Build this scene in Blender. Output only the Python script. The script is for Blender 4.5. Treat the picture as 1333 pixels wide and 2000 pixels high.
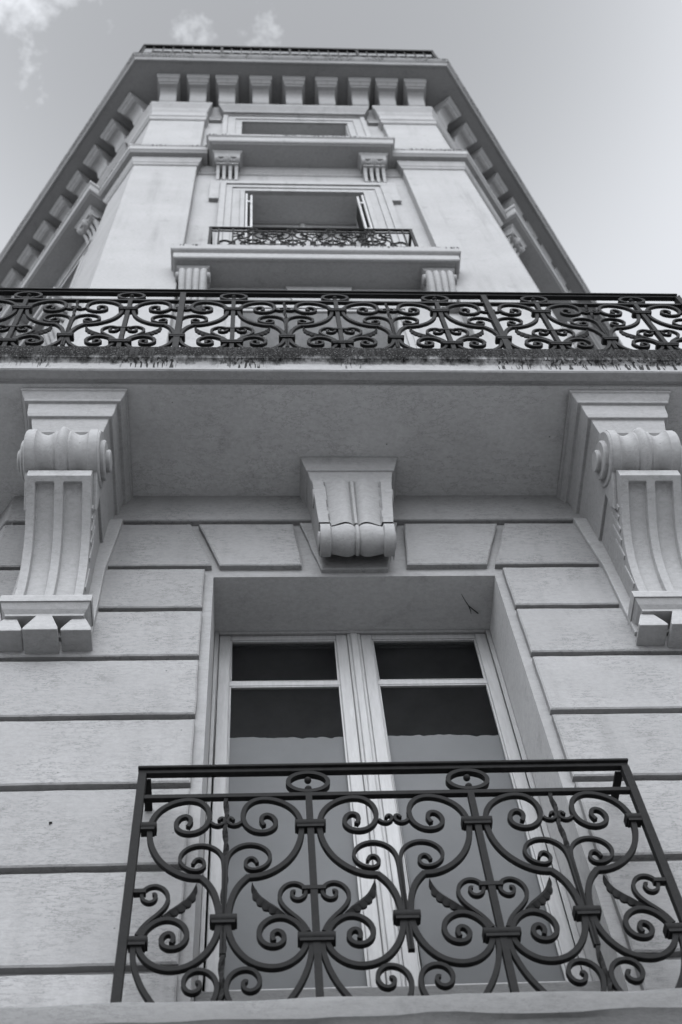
import bpy, bmesh, math, random
from math import sin, cos, tan, pi, radians
from mathutils import Matrix, Vector, noise

random.seed(7)
scene = bpy.context.scene
for o in list(bpy.data.objects):
    bpy.data.objects.remove(o)

# ------------------------------------------------------------------ camera
PITCH, ROLL, YAW = 1.07760511, -0.126402485, 0.140475516
cam_data = bpy.data.cameras.new('camera')
cam = bpy.data.objects.new('camera', cam_data)
scene.collection.objects.link(cam)
fw = Vector((sin(YAW) * cos(PITCH), cos(YAW) * cos(PITCH), sin(PITCH)))
rt = Vector((cos(YAW), -sin(YAW), 0))
up = rt.cross(fw)
r2 = cos(ROLL) * rt + sin(ROLL) * up
u2 = -sin(ROLL) * rt + cos(ROLL) * up
cam.matrix_world = Matrix(((r2.x, u2.x, -fw.x, -0.4865), (r2.y, u2.y, -fw.y, -3.2), (r2.z, u2.z, -fw.z, 1.6), (0, 0, 0, 1)))
cam_data.sensor_fit = 'HORIZONTAL'
cam_data.sensor_width = 24.0
cam_data.lens = 24.0 * 2500.0 / 1333.0
cam_data.clip_start = 0.05
cam_data.clip_end = 2000
cam_data.dof.use_dof = True
cam_data.dof.focus_distance = 5.6
cam_data.dof.aperture_fstop = 3.2
scene.camera = cam

# ------------------------------------------------------------------ sky, sun, exposure
SUN_ELEV, SUN_AZ = radians(46), radians(-4)      # azimuth measured from -y towards +x
sun_dir = Vector((sin(SUN_AZ) * cos(SUN_ELEV), -cos(SUN_AZ) * cos(SUN_ELEV), sin(SUN_ELEV)))
world = bpy.data.worlds.new('World')
scene.world = world
world.use_nodes = True
nt = world.node_tree
nt.nodes.clear()
N, L = nt.nodes.new, nt.links.new
out = N('ShaderNodeOutputWorld')
bg = N('ShaderNodeBackground')
bg.inputs['Strength'].default_value = 0.15
sky = N('ShaderNodeTexSky')
sky.sky_type = 'NISHITA'
sky.sun_disc = False
sky.sun_elevation = SUN_ELEV
sky.sun_rotation = math.atan2(sun_dir.x, sun_dir.y)
sky.air_density = 1.0
sky.dust_density = 2.0
bw = N('ShaderNodeRGBToBW')
L(sky.outputs[0], bw.inputs[0])
geo = N('ShaderNodeTexCoord')
nz = N('ShaderNodeTexNoise')
nz.inputs['Scale'].default_value = 16.0
nz.inputs['Detail'].default_value = 8.0
nz.inputs['Roughness'].default_value = 0.68
L(geo.outputs['Generated'], nz.inputs['Vector'])
cl = N('ShaderNodeMapRange')
cl.inputs['From Min'].default_value = 0.78
cl.inputs['From Max'].default_value = 1.02
L(nz.outputs['Fac'], cl.inputs['Value'])
acc = None
for cdir, r0, r1 in (((-0.166, 0.114, 0.979), 0.6, 6.0), ((-0.048, 0.129, 0.99), 0.0, 1.6), ((0.006, 0.127, 0.992), 0.0, 2.0), ((0.4, 0.75, 0.5), 3, 16), ((-0.6, 0.3, 0.7), 2, 12), ((0.7, -0.3, 0.6), 2, 14), ((-0.3, -0.6, 0.7), 2, 12)):
    dt = N('ShaderNodeVectorMath'); dt.operation = 'DOT_PRODUCT'
    dt.inputs[1].default_value = Vector(cdir).normalized()
    L(geo.outputs['Generated'], dt.inputs[0])
    mk = N('ShaderNodeMapRange'); mk.inputs['From Min'].default_value = cos(radians(r1)); mk.inputs['From Max'].default_value = cos(radians(r0))
    L(dt.outputs['Value'], mk.inputs['Value'])
    if acc is None: acc = mk.outputs[0]
    else:
        mx_ = N('ShaderNodeMath'); mx_.operation = 'MAXIMUM'; L(acc, mx_.inputs[0]); L(mk.outputs[0], mx_.inputs[1]); acc = mx_.outputs[0]
cm0 = N('ShaderNodeMath'); cm0.operation = 'MULTIPLY_ADD'          # clouds gather round these spots, their outline is all noise
cm0.inputs[1].default_value = 0.34
L(acc, cm0.inputs[0]); L(nz.outputs['Fac'], cm0.inputs[2])
L(cm0.outputs[0], cl.inputs['Value'])
cm = cl
sepz = N('ShaderNodeSeparateXYZ'); L(geo.outputs['Generated'], sepz.inputs[0])
hz = N('ShaderNodeMapRange'); hz.interpolation_type = 'SMOOTHSTEP'          # thin haze whitens the sky all round, least at the zenith
for k, v in zip(('From Min', 'From Max', 'To Min', 'To Max'), (0.90, 1.0, 2.3, 1.04)): hz.inputs[k].default_value = v
L(sepz.outputs['Z'], hz.inputs['Value'])
ca = N('ShaderNodeMath'); ca.operation = 'MULTIPLY_ADD'
ca.inputs[1].default_value = 1.3
L(cm.outputs[0], ca.inputs[0]); L(hz.outputs[0], ca.inputs[2])
mu = N('ShaderNodeMath'); mu.operation = 'MULTIPLY'
L(bw.outputs[0], mu.inputs[0]); L(ca.outputs[0], mu.inputs[1])
tint = N('ShaderNodeMixRGB'); tint.blend_type = 'MULTIPLY'
tint.inputs[0].default_value = 1.0
tint.inputs[2].default_value = (0.955, 0.985, 1.04, 1)
L(mu.outputs[0], tint.inputs[1])
L(tint.outputs[0], bg.inputs['Color'])
L(bg.outputs[0], out.inputs[0])

sun_data = bpy.data.lights.new('sun', 'SUN')
sun_data.energy = 0.5
sun_data.angle = radians(80)
sun_data.color = (1.0, 1.0, 1.0)
sun = bpy.data.objects.new('sun', sun_data)
sun.rotation_euler = sun_dir.to_track_quat('Z', 'Y').to_euler()
sun.location = (6, -8, 30)
scene.collection.objects.link(sun)

scene.render.engine = 'CYCLES'
scene.cycles.max_bounces = 8
scene.cycles.diffuse_bounces = 5
scene.cycles.transparent_max_bounces = 12
vs = scene.view_settings
vs.view_transform = 'Standard'
vs.look = 'None'
vs.gamma = 1
vs.use_curve_mapping = False
vs.exposure = 0.87

# ------------------------------------------------------------------ materials
def new_mat(name):
    m = bpy.data.materials.new(name)
    m.use_nodes = True
    t = m.node_tree
    b = t.nodes['Principled BSDF']
    return m, t, b

def noise_node(t, scale, vec, detail=6, rough=0.6, stretch=(1, 1, 1)):
    mp = t.nodes.new('ShaderNodeMapping')
    mp.inputs['Scale'].default_value = stretch
    t.links.new(vec, mp.inputs['Vector'])
    n = t.nodes.new('ShaderNodeTexNoise')
    n.inputs['Scale'].default_value = scale
    n.inputs['Detail'].default_value = detail
    n.inputs['Roughness'].default_value = rough
    t.links.new(mp.outputs[0], n.inputs['Vector'])
    return n.outputs['Fac']

def maprange(t, v, a, b, c, d):
    m = t.nodes.new('ShaderNodeMapRange')
    for k, x in zip(('From Min', 'From Max', 'To Min', 'To Max'), (a, b, c, d)):
        m.inputs[k].default_value = x
    t.links.new(v, m.inputs['Value'])
    return m.outputs[0]

def math_node(t, op, a, b):
    m = t.nodes.new('ShaderNodeMath')
    m.operation = op
    for i, x in enumerate((a, b)):
        if isinstance(x, (int, float)):
            m.inputs[i].default_value = x
        else:
            t.links.new(x, m.inputs[i])
    return m.outputs[0]

def mix(t, fac, a, b):
    m = t.nodes.new('ShaderNodeMixRGB')
    for i, x in enumerate((fac, a, b)):
        if isinstance(x, (int, float)):
            m.inputs[i].default_value = x if i == 0 else (x, x, x, 1)
        else:
            t.links.new(x, m.inputs[i])
    return m.outputs[0]

def plaster(name, base, rough_amt=1.0, cracks=0.5, moss=None, blotch=0.10, vary=False, streaks=0.0):
    m, t, b = new_mat(name)
    tc = t.nodes.new('ShaderNodeTexCoord')
    oi = t.nodes.new('ShaderNodeObjectInfo')
    P0 = tc.outputs['Object']
    P = P0
    if vary:
        sh = t.nodes.new('ShaderNodeVectorMath'); sh.operation = 'ADD'
        cmb = t.nodes.new('ShaderNodeCombineXYZ')
        t.links.new(math_node(t, 'MULTIPLY', oi.outputs['Random'], 37.0), cmb.inputs[0]); t.links.new(math_node(t, 'MULTIPLY', oi.outputs['Random'], 19.0), cmb.inputs[2])
        t.links.new(P0, sh.inputs[0]); t.links.new(cmb.outputs[0], sh.inputs[1])
        P = sh.outputs[0]
    big = noise_node(t, 1.1, P, 5, 0.62, (1, 1, 1.6))
    fine = noise_node(t, 46, P, 5, 0.7, (0.8, 1, 1.25))
    col = mix(t, maprange(t, big, 0.3, 0.72, 0, 1), base * (1 - blotch), base * (1 + blotch * 0.55))
    col = mix(t, maprange(t, fine, 0.25, 0.75, 0, 1), 0.0, 1.0) if False else col
    mm = t.nodes.new('ShaderNodeMixRGB'); mm.blend_type = 'MULTIPLY'; mm.inputs[0].default_value = 1
    t.links.new(col, mm.inputs[1])
    t.links.new(maprange(t, fine, 0.3, 0.62, 0.88, 1.03), mm.inputs[2])
    col = mm.outputs[0]
    if vary:
        mv = t.nodes.new('ShaderNodeMixRGB'); mv.blend_type = 'MULTIPLY'; mv.inputs[0].default_value = 1
        t.links.new(col, mv.inputs[1]); t.links.new(maprange(t, oi.outputs['Random'], 0, 1, 0.86, 1.08), mv.inputs[2]); col = mv.outputs[0]
    if streaks:
        st = noise_node(t, 7, P, 5, 0.65, (1, 1, 0.07))
        pt = maprange(t, noise_node(t, 0.9, P, 3, 0.6), 0.42, 0.62, 0, 1)
        col = mix(t, math_node(t, 'MULTIPLY', maprange(t, st, 0.5, 0.68, 0, streaks), pt), col, base * 0.55)
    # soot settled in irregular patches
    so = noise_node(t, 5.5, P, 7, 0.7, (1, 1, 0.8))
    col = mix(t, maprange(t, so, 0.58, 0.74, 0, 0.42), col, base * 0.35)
    # hair cracks and brushed scratches, stretched along the courses
    sc = noise_node(t, 17, P, 9, 0.72, (0.5, 1, 1.9))
    line = math_node(t, 'ABSOLUTE', math_node(t, 'SUBTRACT', sc, 0.5), 0)
    patch = maprange(t, noise_node(t, 3.1, P, 3, 0.6), 0.40, 0.56, 0, 1)
    crk = math_node(t, 'MULTIPLY', maprange(t, line, 0.0, 0.016, cracks, 0), patch)
    col = mix(t, crk, col, 0.07)
    # pin-holes and fly specks
    vo = t.nodes.new('ShaderNodeTexVoronoi'); vo.inputs['Scale'].default_value = 9.0
    t.links.new(P, vo.inputs['Vector'])
    rnd = t.nodes.new('ShaderNodeSeparateColor'); t.links.new(vo.outputs['Color'], rnd.inputs[0])
    dot = math_node(t, 'MULTIPLY', maprange(t, vo.outputs['Distance'], 0.028, 0.045, 1, 0), maprange(t, rnd.outputs[0], 0.70, 0.72, 0, 0.8))
    col = mix(t, dot, col, 0.06)
    hgt = math_node(t, 'ADD', math_node(t, 'MULTIPLY', fine, 0.5), math_node(t, 'MULTIPLY', sc, 0.5))
    if moss:
        z0, z1 = moss           # z1: lower edge of the mossy face, z0: how far drips reach down
        sep = t.nodes.new('ShaderNodeSeparateXYZ'); t.links.new(P, sep.inputs[0])
        z = sep.outputs['Z']
        grain = noise_node(t, 42, P, 4, 0.75)
        clump = noise_node(t, 3.2, P, 3, 0.6)
        edge = math_node(t, 'ADD', z, math_node(t, 'MULTIPLY', math_node(t, 'SUBTRACT', noise_node(t, 16, P, 4, 0.7, (1, 1, 0.4)), 0.5), 0.16))
        face = maprange(t, edge, z1 - 0.012, z1 + 0.05, 0, 1)
        gn = t.nodes.new('ShaderNodeNewGeometry'); sn = t.nodes.new('ShaderNodeSeparateXYZ'); t.links.new(gn.outputs['True Normal'], sn.inputs[0])
        face = math_node(t, 'MULTIPLY', face, maprange(t, sn.outputs['Z'], 0.5, 0.8, 1, 0))      # moss holds to the upright face; the trodden top stays bare
        cover = maprange(t, math_node(t, 'ADD', math_node(t, 'MULTIPLY', grain, 0.75), math_node(t, 'MULTIPLY', clump, 0.5)), 0.40, 0.52, 0.0, 1)
        mask = math_node(t, 'MULTIPLY', face, cover)
        col = mix(t, math_node(t, 'MULTIPLY', face, 0.97), col, 0.007)
        spk = noise_node(t, 95, P, 3, 0.7)
        col = mix(t, mask, col, mix(t, maprange(t, spk, 0.56, 0.66, 0, 1), 0.003, 0.10))
        # thin runs of black water below it
        streak = noise_node(t, 70, P, 2, 0.4, (1, 1, 0.02))
        zone = maprange(t, noise_node(t, 2.3, P, 2, 0.5, (1, 1, 0.0)), 0.48, 0.53, 0, 1)
        ln = math_node(t, 'MULTIPLY', noise_node(t, 60, P, 1, 0.4, (1, 1, 0.0)), 0.26)
        reach = math_node(t, 'GREATER_THAN', math_node(t, 'ADD', z, ln), z0 + 0.15)
        reach = math_node(t, 'MULTIPLY', reach, math_node(t, 'GREATER_THAN', z, z0 + 0.018))
        run = math_node(t, 'MULTIPLY', math_node(t, 'MULTIPLY', maprange(t, streak, 0.52, 0.56, 0, 0.95), zone), reach)
        col = mix(t, run, col, 0.02)
        hgt = math_node(t, 'ADD', hgt, math_node(t, 'MULTIPLY', mask, math_node(t, 'MULTIPLY', grain, 2.0)))
    t.links.new(col, b.inputs['Base Color'])
    b.inputs['Roughness'].default_value = 0.78
    b.inputs['Specular IOR Level'].default_value = 0.04
    bp = t.nodes.new('ShaderNodeBump')
    bp.inputs['Strength'].default_value = 0.55 * rough_amt
    bp.inputs['Distance'].default_value = 0.006
    t.links.new(hgt, bp.inputs['Height'])
    t.links.new(bp.outputs[0], b.inputs['Normal'])
    return m

M = {}
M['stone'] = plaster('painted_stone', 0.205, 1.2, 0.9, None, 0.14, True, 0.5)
M['wall'] = plaster('painted_plaster', 0.200, 0.5, 0.4)
M['tower'] = plaster('tower_plaster', 0.245, 0.4, 0.15, None, 0.10, False, 0.55)
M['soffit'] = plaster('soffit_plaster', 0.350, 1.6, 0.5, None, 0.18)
M['reveal'] = plaster('reveal_lightened', 0.34, 0.4, 0.2)  # lighter base stands in for light missing inside the openings
M['reveal_lifted'] = plaster('reveal_lifted_most', 0.60, 0.4, 0.1)  # base raised again, standing in for bounce light above the big balcony
M['carved'] = plaster('carved_plaster', 0.245, 0.9, 0.35, None, 0.12)
M['slab'] = plaster('weathered_slab', 0.230, 1.0, 0.4, (7.80, 7.872))
M['ledge'] = plaster('worn_ledge', 0.125, 1.2, 0.9, None, 0.2)
M['tslab'] = plaster('tower_slab_plaster', 0.235, 0.6, 0.3, (11.86, 11.925))
M['sslab'] = plaster('sill_slab_plaster', 0.235, 0.6, 0.3, (15.83, 15.90))
M['modillion'] = plaster('modillion_plaster', 0.260, 0.5, 0.2)
M['cornice'] = plaster('cornice_plaster', 0.175, 0.6, 0.3, (19.26, 19.355))

def painted_iron():
    m, t, b = new_mat('painted_iron')
    P = t.nodes.new('ShaderNodeTexCoord').outputs['Object']
    n = noise_node(t, 30, P, 6, 0.7)
    t.links.new(mix(t, maprange(t, n, 0.35, 0.7, 0, 1), 0.006, 0.014), b.inputs['Base Color'])
    t.links.new(maprange(t, n, 0.3, 0.7, 0.55, 0.75), b.inputs['Roughness'])
    b.inputs['Specular IOR Level'].default_value = 0.06
    bp = t.nodes.new('ShaderNodeBump'); bp.inputs['Strength'].default_value = 0.35; bp.inputs['Distance'].default_value = 0.002
    t.links.new(noise_node(t, 120, P, 4, 0.7), bp.inputs['Height'])
    t.links.new(bp.outputs[0], b.inputs['Normal'])
    return m
M['iron'] = painted_iron()

def painted_wood():
    m, t, b = new_mat('peeling_white_paint')
    P = t.nodes.new('ShaderNodeTexCoord').outputs['Object']
    n = noise_node(t, 14, P, 8, 0.72, (1, 1, 0.25))
    g = noise_node(t, 60, P, 4, 0.7, (1, 1, 0.12))
    col = mix(t, maprange(t, g, 0.3, 0.7, 0, 1), 0.155, 0.205)
    col = mix(t, maprange(t, n, 0.63, 0.70, 0, 0.75), col, 0.16)
    t.links.new(col, b.inputs['Base Color'])
    b.inputs['Roughness'].default_value = 0.55
    bp = t.nodes.new('ShaderNodeBump'); bp.inputs['Strength'].default_value = 0.5; bp.inputs['Distance'].default_value = 0.003
    t.links.new(math_node(t, 'ADD', n, math_node(t, 'MULTIPLY', g, 0.4)), bp.inputs['Height'])
    t.links.new(bp.outputs[0], b.inputs['Normal'])
    return m
M['wood'] = painted_wood()

def simple(name, v, rough=0.8, var=0.15, scale=5):
    m, t, b = new_mat(name)
    P = t.nodes.new('ShaderNodeTexCoord').outputs['Object']
    n = noise_node(t, scale, P, 6, 0.65)
    t.links.new(mix(t, maprange(t, n, 0.3, 0.7, 0, 1), v * (1 - var), v * (1 + var)), b.inputs['Base Color'])
    b.inputs['Roughness'].default_value = rough
    return m
M['street'] = simple('asphalt', 0.24, 0.9, 0.2, 3)
M['pavement'] = simple('pavement_stone', 0.36, 0.85, 0.12, 2)
M['room'] = simple('dark_room', 0.2, 0.9)
M['blind'] = simple('whitewash', 0.10, 0.9, 0.14, 1.5)
M['curtain'] = simple('grey_curtain', 0.34, 0.9, 0.1, 2)
M['twig'] = simple('dry_twig', 0.03, 0.9)

def glass():
    m = bpy.data.materials.new('window_glass')
    m.use_nodes = True
    t = m.node_tree
    t.nodes.clear()
    o = t.nodes.new('ShaderNodeOutputMaterial')
    f = t.nodes.new('ShaderNodeFresnel'); f.inputs['IOR'].default_value = 1.06
    tr = t.nodes.new('ShaderNodeBsdfTransparent'); tr.inputs['Color'].default_value = (0.82, 0.83, 0.84, 1)
    gl = t.nodes.new('ShaderNodeBsdfGlossy'); gl.inputs['Roughness'].default_value = 0.25
    P = t.nodes.new('ShaderNodeTexCoord').outputs['Object']
    bp = t.nodes.new('ShaderNodeBump'); bp.inputs['Strength'].default_value = 0.03; bp.inputs['Distance'].default_value = 0.02
    t.links.new(noise_node(t, 3, P, 1, 0.5), bp.inputs['Height'])
    t.links.new(bp.outputs[0], gl.inputs['Normal'])
    mx = t.nodes.new('ShaderNodeMixShader')
    t.links.new(f.outputs[0], mx.inputs[0]); t.links.new(tr.outputs[0], mx.inputs[1]); t.links.new(gl.outputs[0], mx.inputs[2])
    t.links.new(mx.outputs[0], o.inputs[0])
    return m
M['glass'] = glass()

# ------------------------------------------------------------------ helpers
class MB:
    """collects faces, then links them as one mesh object"""
    def __init__(s): s.v, s.f = [], []
    def quad(s, *p):
        i = len(s.v); s.v += [tuple(q) for q in p]; s.f.append(tuple(range(i, i + len(p))))
    def box(s, x0, x1, y0, y1, z0, z1):
        i = len(s.v)
        s.v += [(x, y, z) for z in (z0, z1) for y in (y0, y1) for x in (x0, x1)]
        s.f += [tuple(i + k for k in q) for q in ((0, 2, 3, 1), (4, 5, 7, 6), (0, 1, 5, 4), (2, 6, 7, 3), (0, 4, 6, 2), (1, 3, 7, 5))]
    def prism(s, poly, y0, y1, inset=0.0):
        """polygon in x,z pushed from y0 (front) to y1; inset shrinks the back outwards for mitres"""
        i, n = len(s.v), len(poly)
        s.v += [(x, y0, z) for x, z in poly] + [(x, y1, z) for x, z in poly]
        s.f.append(tuple(range(i, i + n))); s.f.append(tuple(range(i + 2 * n - 1, i + n - 1, -1)))
        for k in range(n):
            a, b = i + k, i + (k + 1) % n
            s.f.append((a, b, b + n, a + n))
    def plan(s, poly, z0, z1):
        i, n = len(s.v), len(poly)
        s.v += [(x, y, z0) for x, y in poly] + [(x, y, z1) for x, y in poly]
        s.f.append(tuple(range(i, i + n))); s.f.append(tuple(range(i + 2 * n - 1, i + n - 1, -1)))
        for k in range(n):
            a, b = i + k, i + (k + 1) % n
            s.f.append((a, b, b + n, a + n))
    def grid(s, rows, close_u=False, caps=False):
        i, r, c = len(s.v), len(rows), len(rows[0])
        for row in rows: s.v += [tuple(p) for p in row]
        for a in range(r - 1):
            for b in range(c if close_u else c - 1):
                s.f.append((i + a * c + b, i + a * c + (b + 1) % c, i + (a + 1) * c + (b + 1) % c, i + (a + 1) * c + b))
        if caps:
            s.f.append(tuple(i + b for b in range(c))[::-1]); s.f.append(tuple(i + (r - 1) * c + b for b in range(c)))
    def mesh(s, name, mat, smooth=False, fix=True):
        me = bpy.data.meshes.new(name)
        me.from_pydata(s.v, [], s.f)
        if fix:
            bm = bmesh.new(); bm.from_mesh(me)
            bmesh.ops.remove_doubles(bm, verts=bm.verts, dist=1e-5)
            bmesh.ops.recalc_face_normals(bm, faces=bm.faces)
            bm.to_mesh(me); bm.free()
        me.materials.append(mat)
        if smooth:
            me.shade_smooth()
        return me
    def build(s, name, mat, parent=None, smooth=False, bevel=0, mtx=None, angle=None, fix=True):
        return link(name, s.mesh(name, mat, smooth, fix), parent, mtx, bevel, angle)

def link(name, me, parent=None, mtx=None, bevel=0, angle=None):
    o = bpy.data.objects.new(name, me)
    scene.collection.objects.link(o)
    if parent is not None: o.parent = parent
    if mtx is not None: o.matrix_local = mtx
    if bevel:
        b = o.modifiers.new('bevel', 'BEVEL'); b.width = bevel; b.segments = 2; b.limit_method = 'ANGLE'; b.angle_limit = radians(40)
    if angle:
        o.data.set_sharp_from_angle(angle=radians(angle))
    return o

def thing(name, label, cat, loc=(0, 0, 0), rotz=0, group=None):
    o = bpy.data.objects.new(name, None)
    scene.collection.objects.link(o)
    o.location = loc; o.rotation_euler = (0, 0, rotz)
    o['label'] = label; o['category'] = cat
    bpy.context.view_layer.update()
    if group: o['group'] = group
    return o

TH = radians(54)
HALF = 1.78
CL, CR = Vector((-HALF, 0)), Vector((HALF, 0))
UL, UR = Vector((-cos(TH), sin(TH))), Vector((cos(TH), sin(TH)))
NL, NR = Vector((-sin(TH), -cos(TH))), Vector((sin(TH), -cos(TH)))
FRONT = Matrix.Identity(4)
LEFT = Matrix.Translation((CL.x, CL.y, 0)) @ Matrix.Rotation(-TH, 4, 'Z')      # local x runs from the far end (negative) to the corner at 0
RIGHT = Matrix.Translation((CR.x, CR.y, 0)) @ Matrix.Rotation(TH, 4, 'Z')      # local x runs from the corner at 0 outwards

def mitre_path(path, off, closed=False):
    res, n = [], len(path)
    for i, p in enumerate(path):
        p = Vector(p)
        a = (p - Vector(path[i - 1])).normalized() if (i > 0 or closed) else None
        b = (Vector(path[(i + 1) % n]) - p).normalized() if (i < n - 1 or closed) else None
        a = a or b; b = b or a
        na, nb = Vector((a.y, -a.x)), Vector((b.y, -b.x))
        m = (na + nb)
        m = m / max(0.25, (m.length_squared / 2.0))
        res.append(p + m * off)
    return res

def sweep(profile, path, step=0, wobble=0.0, seed=0):
    """profile [(offset outwards, z)], closed; path in plan, walked so that outwards is to the right"""
    pts = [Vector(p) for p in path]
    stations = [mitre_path(pts, o) for o, z in profile]
    rows = []
    for k in range(len(pts)):
        nsub = 1
        if step and k < len(pts) - 1:
            nsub = max(1, int((pts[k + 1] - pts[k]).length / step))
        for s in range(nsub if k < len(pts) - 1 else 1):
            f = s / nsub
            row = []
            for j, (o, z) in enumerate(profile):
                p = stations[j][k]
                if f: p = p.lerp(stations[j][k + 1], f)
                w = 0
                if wobble and o > 0.02:
                    w = wobble * noise.noise((p.x * 3.1 + seed, p.y * 3.1, j * 0.35 + seed)) + wobble * 0.5 * noise.noise((p.x * 11 + seed, p.y * 11, j * 0.9))
                row.append((p.x, p.y, z + w))
            rows.append(row)
    m = MB(); m.grid(rows, close_u=True, caps=True)
    return m

def panel(x0, x1, z0, z1, y, openings):
    """wall sheet at depth y with real openings (xa, xb, za, zb, reveal depth)"""
    m = MB()
    xs = sorted({x0, x1, *[o[0] for o in openings], *[o[1] for o in openings]})
    zs = sorted({z0, z1, *[o[2] for o in openings], *[o[3] for o in openings]})
    for xa, xb in zip(xs, xs[1:]):
        for za, zb in zip(zs, zs[1:]):
            cx, cz = (xa + xb) / 2, (za + zb) / 2
            if any(o[0] < cx < o[1] and o[2] < cz < o[3] for o in openings): continue
            m.quad((xa, y, za), (xb, y, za), (xb, y, zb), (xa, y, zb))
    return m

def reveal(y, openings):
    """the cheeks, soffit and sill of openings"""
    m = MB()
    for xa, xb, za, zb, d in openings:
        e = y + d
        m.quad((xa, y, za), (xa, y, zb), (xa, e, zb), (xa, e, za))
        m.quad((xb, y, zb), (xb, y, za), (xb, e, za), (xb, e, zb))
        m.quad((xa, y, zb), (xb, y, zb), (xb, e, zb), (xa, e, zb))
        m.quad((xb, y, za), (xa, y, za), (xa, e, za), (xb, e, za))
    return m

def rough_poly(poly, step=0.09, amp=0.0034, seed=0.0):
    res = []
    n = len(poly)
    for i in range(n):
        a, b = Vector(poly[i]), Vector(poly[(i + 1) % n])
        k = max(1, int((b - a).length / step))
        d = (b - a).normalized(); nn = Vector((-d.y, d.x))
        for s in range(k):
            p = a.lerp(b, s / k)
            w = 0 if s == 0 else amp * noise.noise((p.x * 7 + seed, p.y * 7, seed * 3)) * 1.6
            res.append(tuple(p + nn * w))
    return res

def stone_mb(poly, y0, y1, seed=0.0, rim=0.007):
    """rusticated block: slightly ragged outline, rounded arris, front at y0"""
    poly = rough_poly(poly, seed=seed)
    n = len(poly)
    c = Vector((sum(p[0] for p in poly) / n, sum(p[1] for p in poly) / n))
    inner = []
    for i in range(n):
        a, p, b = Vector(poly[i - 1]), Vector(poly[i]), Vector(poly[(i + 1) % n])
        t1, t2 = (p - a).normalized(), (b - p).normalized()
        n1, n2 = Vector((t1.y, -t1.x)), Vector((t2.y, -t2.x))
        mm = n1 + n2
        mm = mm / max(0.5, mm.length_squared / 2)
        if (p + mm * 1e-3 - c).length > (p - c).length and (n1.dot(p - c) > 0): mm = -mm
        inner.append(p + mm * rim)
    m = MB()
    m.v += [(x, y1, z) for x, z in poly] + [(x, y0 + rim * 0.7, z) for x, z in poly] + [(p.x, y0, p.y) for p in inner]
    for k in range(n):
        j = (k + 1) % n
        m.f.append((k, j, n + j, n + k)); m.f.append((n + k, n + j, 2 * n + j, 2 * n + k))
    m.f.append(tuple(range(2 * n, 3 * n)))
    return m

def ridges(x, w, beads):
    """height of a reeded cross-section at x in [-w/2, w/2]"""
    u = (x / w + 0.5)
    if beads == 3:                                 # flat fillet, hollow, bead, hollow, flat fillet
        if u < 0.13 or u > 0.87: return 0.0
        if abs(u - 0.5) < 0.075: return -0.004 + 0.018 * cos((u - 0.5) / 0.075 * pi / 2)
        if abs(u - 0.5) < 0.115: return -0.010
        e = (u - 0.13) / 0.255 if u < 0.5 else (0.87 - u) / 0.255
        return -0.006 - 0.022 * sin(pi * min(1, max(0, e))) ** 0.8
    if beads == 2:                                 # fillet, two swelling reeds with a groove between, fillet
        if u < 0.15 or u > 0.85: return 0.0
        e = (u - 0.15) / 0.70
        if abs(e - 0.5) < 0.045: return -0.006
        s = e / 0.455 if e < 0.5 else (1 - e) / 0.455
        return -0.020 + 0.021 * max(0.0, sin(pi * min(1, max(0, s)) ** 1.7)) ** 0.8
    e = u * beads % 1.0
    return -0.012 + 0.016 * abs(sin(pi * e)) ** 0.6

def reeded(curve, w0, w1, beads, nx=33, depth=1.0):
    """surface along a (y,z) curve whose cross-section carries reeds; closed by side walls to the last/first chord"""
    m = MB(); rows = []
    n = len(curve)
    for i, (y, z) in enumerate(curve):
        a = Vector(curve[max(0, i - 1)]); b = Vector(curve[min(n - 1, i + 1)])
        t = (b - a).normalized(); nn = Vector((-t.y, t.x))      # outwards for curves walked downwards along the front
        if nn.x > 0.35 or (abs(nn.x) <= 0.35 and nn.y > 0 and i > n / 2): pass
        w = w0 + (w1 - w0) * i / (n - 1)
        row = []
        for k in range(nx):
            x = -w / 2 + w * k / (nx - 1)
            h = ridges(x, w, beads) * depth
            row.append((x, y + OUT * nn.x * h, z + OUT * nn.y * h))
        rows.append(row)
    m.grid(rows)
    return m, rows
OUT = -1.0

def arc(cy, cz, r, a0, a1, n=18):
    return [(cy - r * cos(radians(a0 + (a1 - a0) * i / n)), cz + r * sin(radians(a0 + (a1 - a0) * i / n))) for i in range(n + 1)]

def catmull(pts, n=5):
    P = [Vector(p) for p in pts]
    P = [P[0] * 2 - P[1]] + P + [P[-1] * 2 - P[-2]]
    res = []
    for i in range(1, len(P) - 2):
        p0, p1, p2, p3 = P[i - 1:i + 3]
        for s in range(n):
            t = s / n
            res.append(0.5 * ((2 * p1) + (p2 - p0) * t + (2 * p0 - 5 * p1 + 4 * p2 - p3) * t * t + (3 * p1 - p0 - 3 * p2 + p3) * t ** 3))
    res.append(P[-2])
    return res

def smooth_pts(pts, k=1):
    P = [Vector(p) for p in pts]
    for _ in range(k):
        P = [P[0]] + [(P[i - 1] + 2 * P[i] + P[i + 1]) / 4 for i in range(1, len(P) - 1)] + [P[-1]]
    return P

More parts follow.
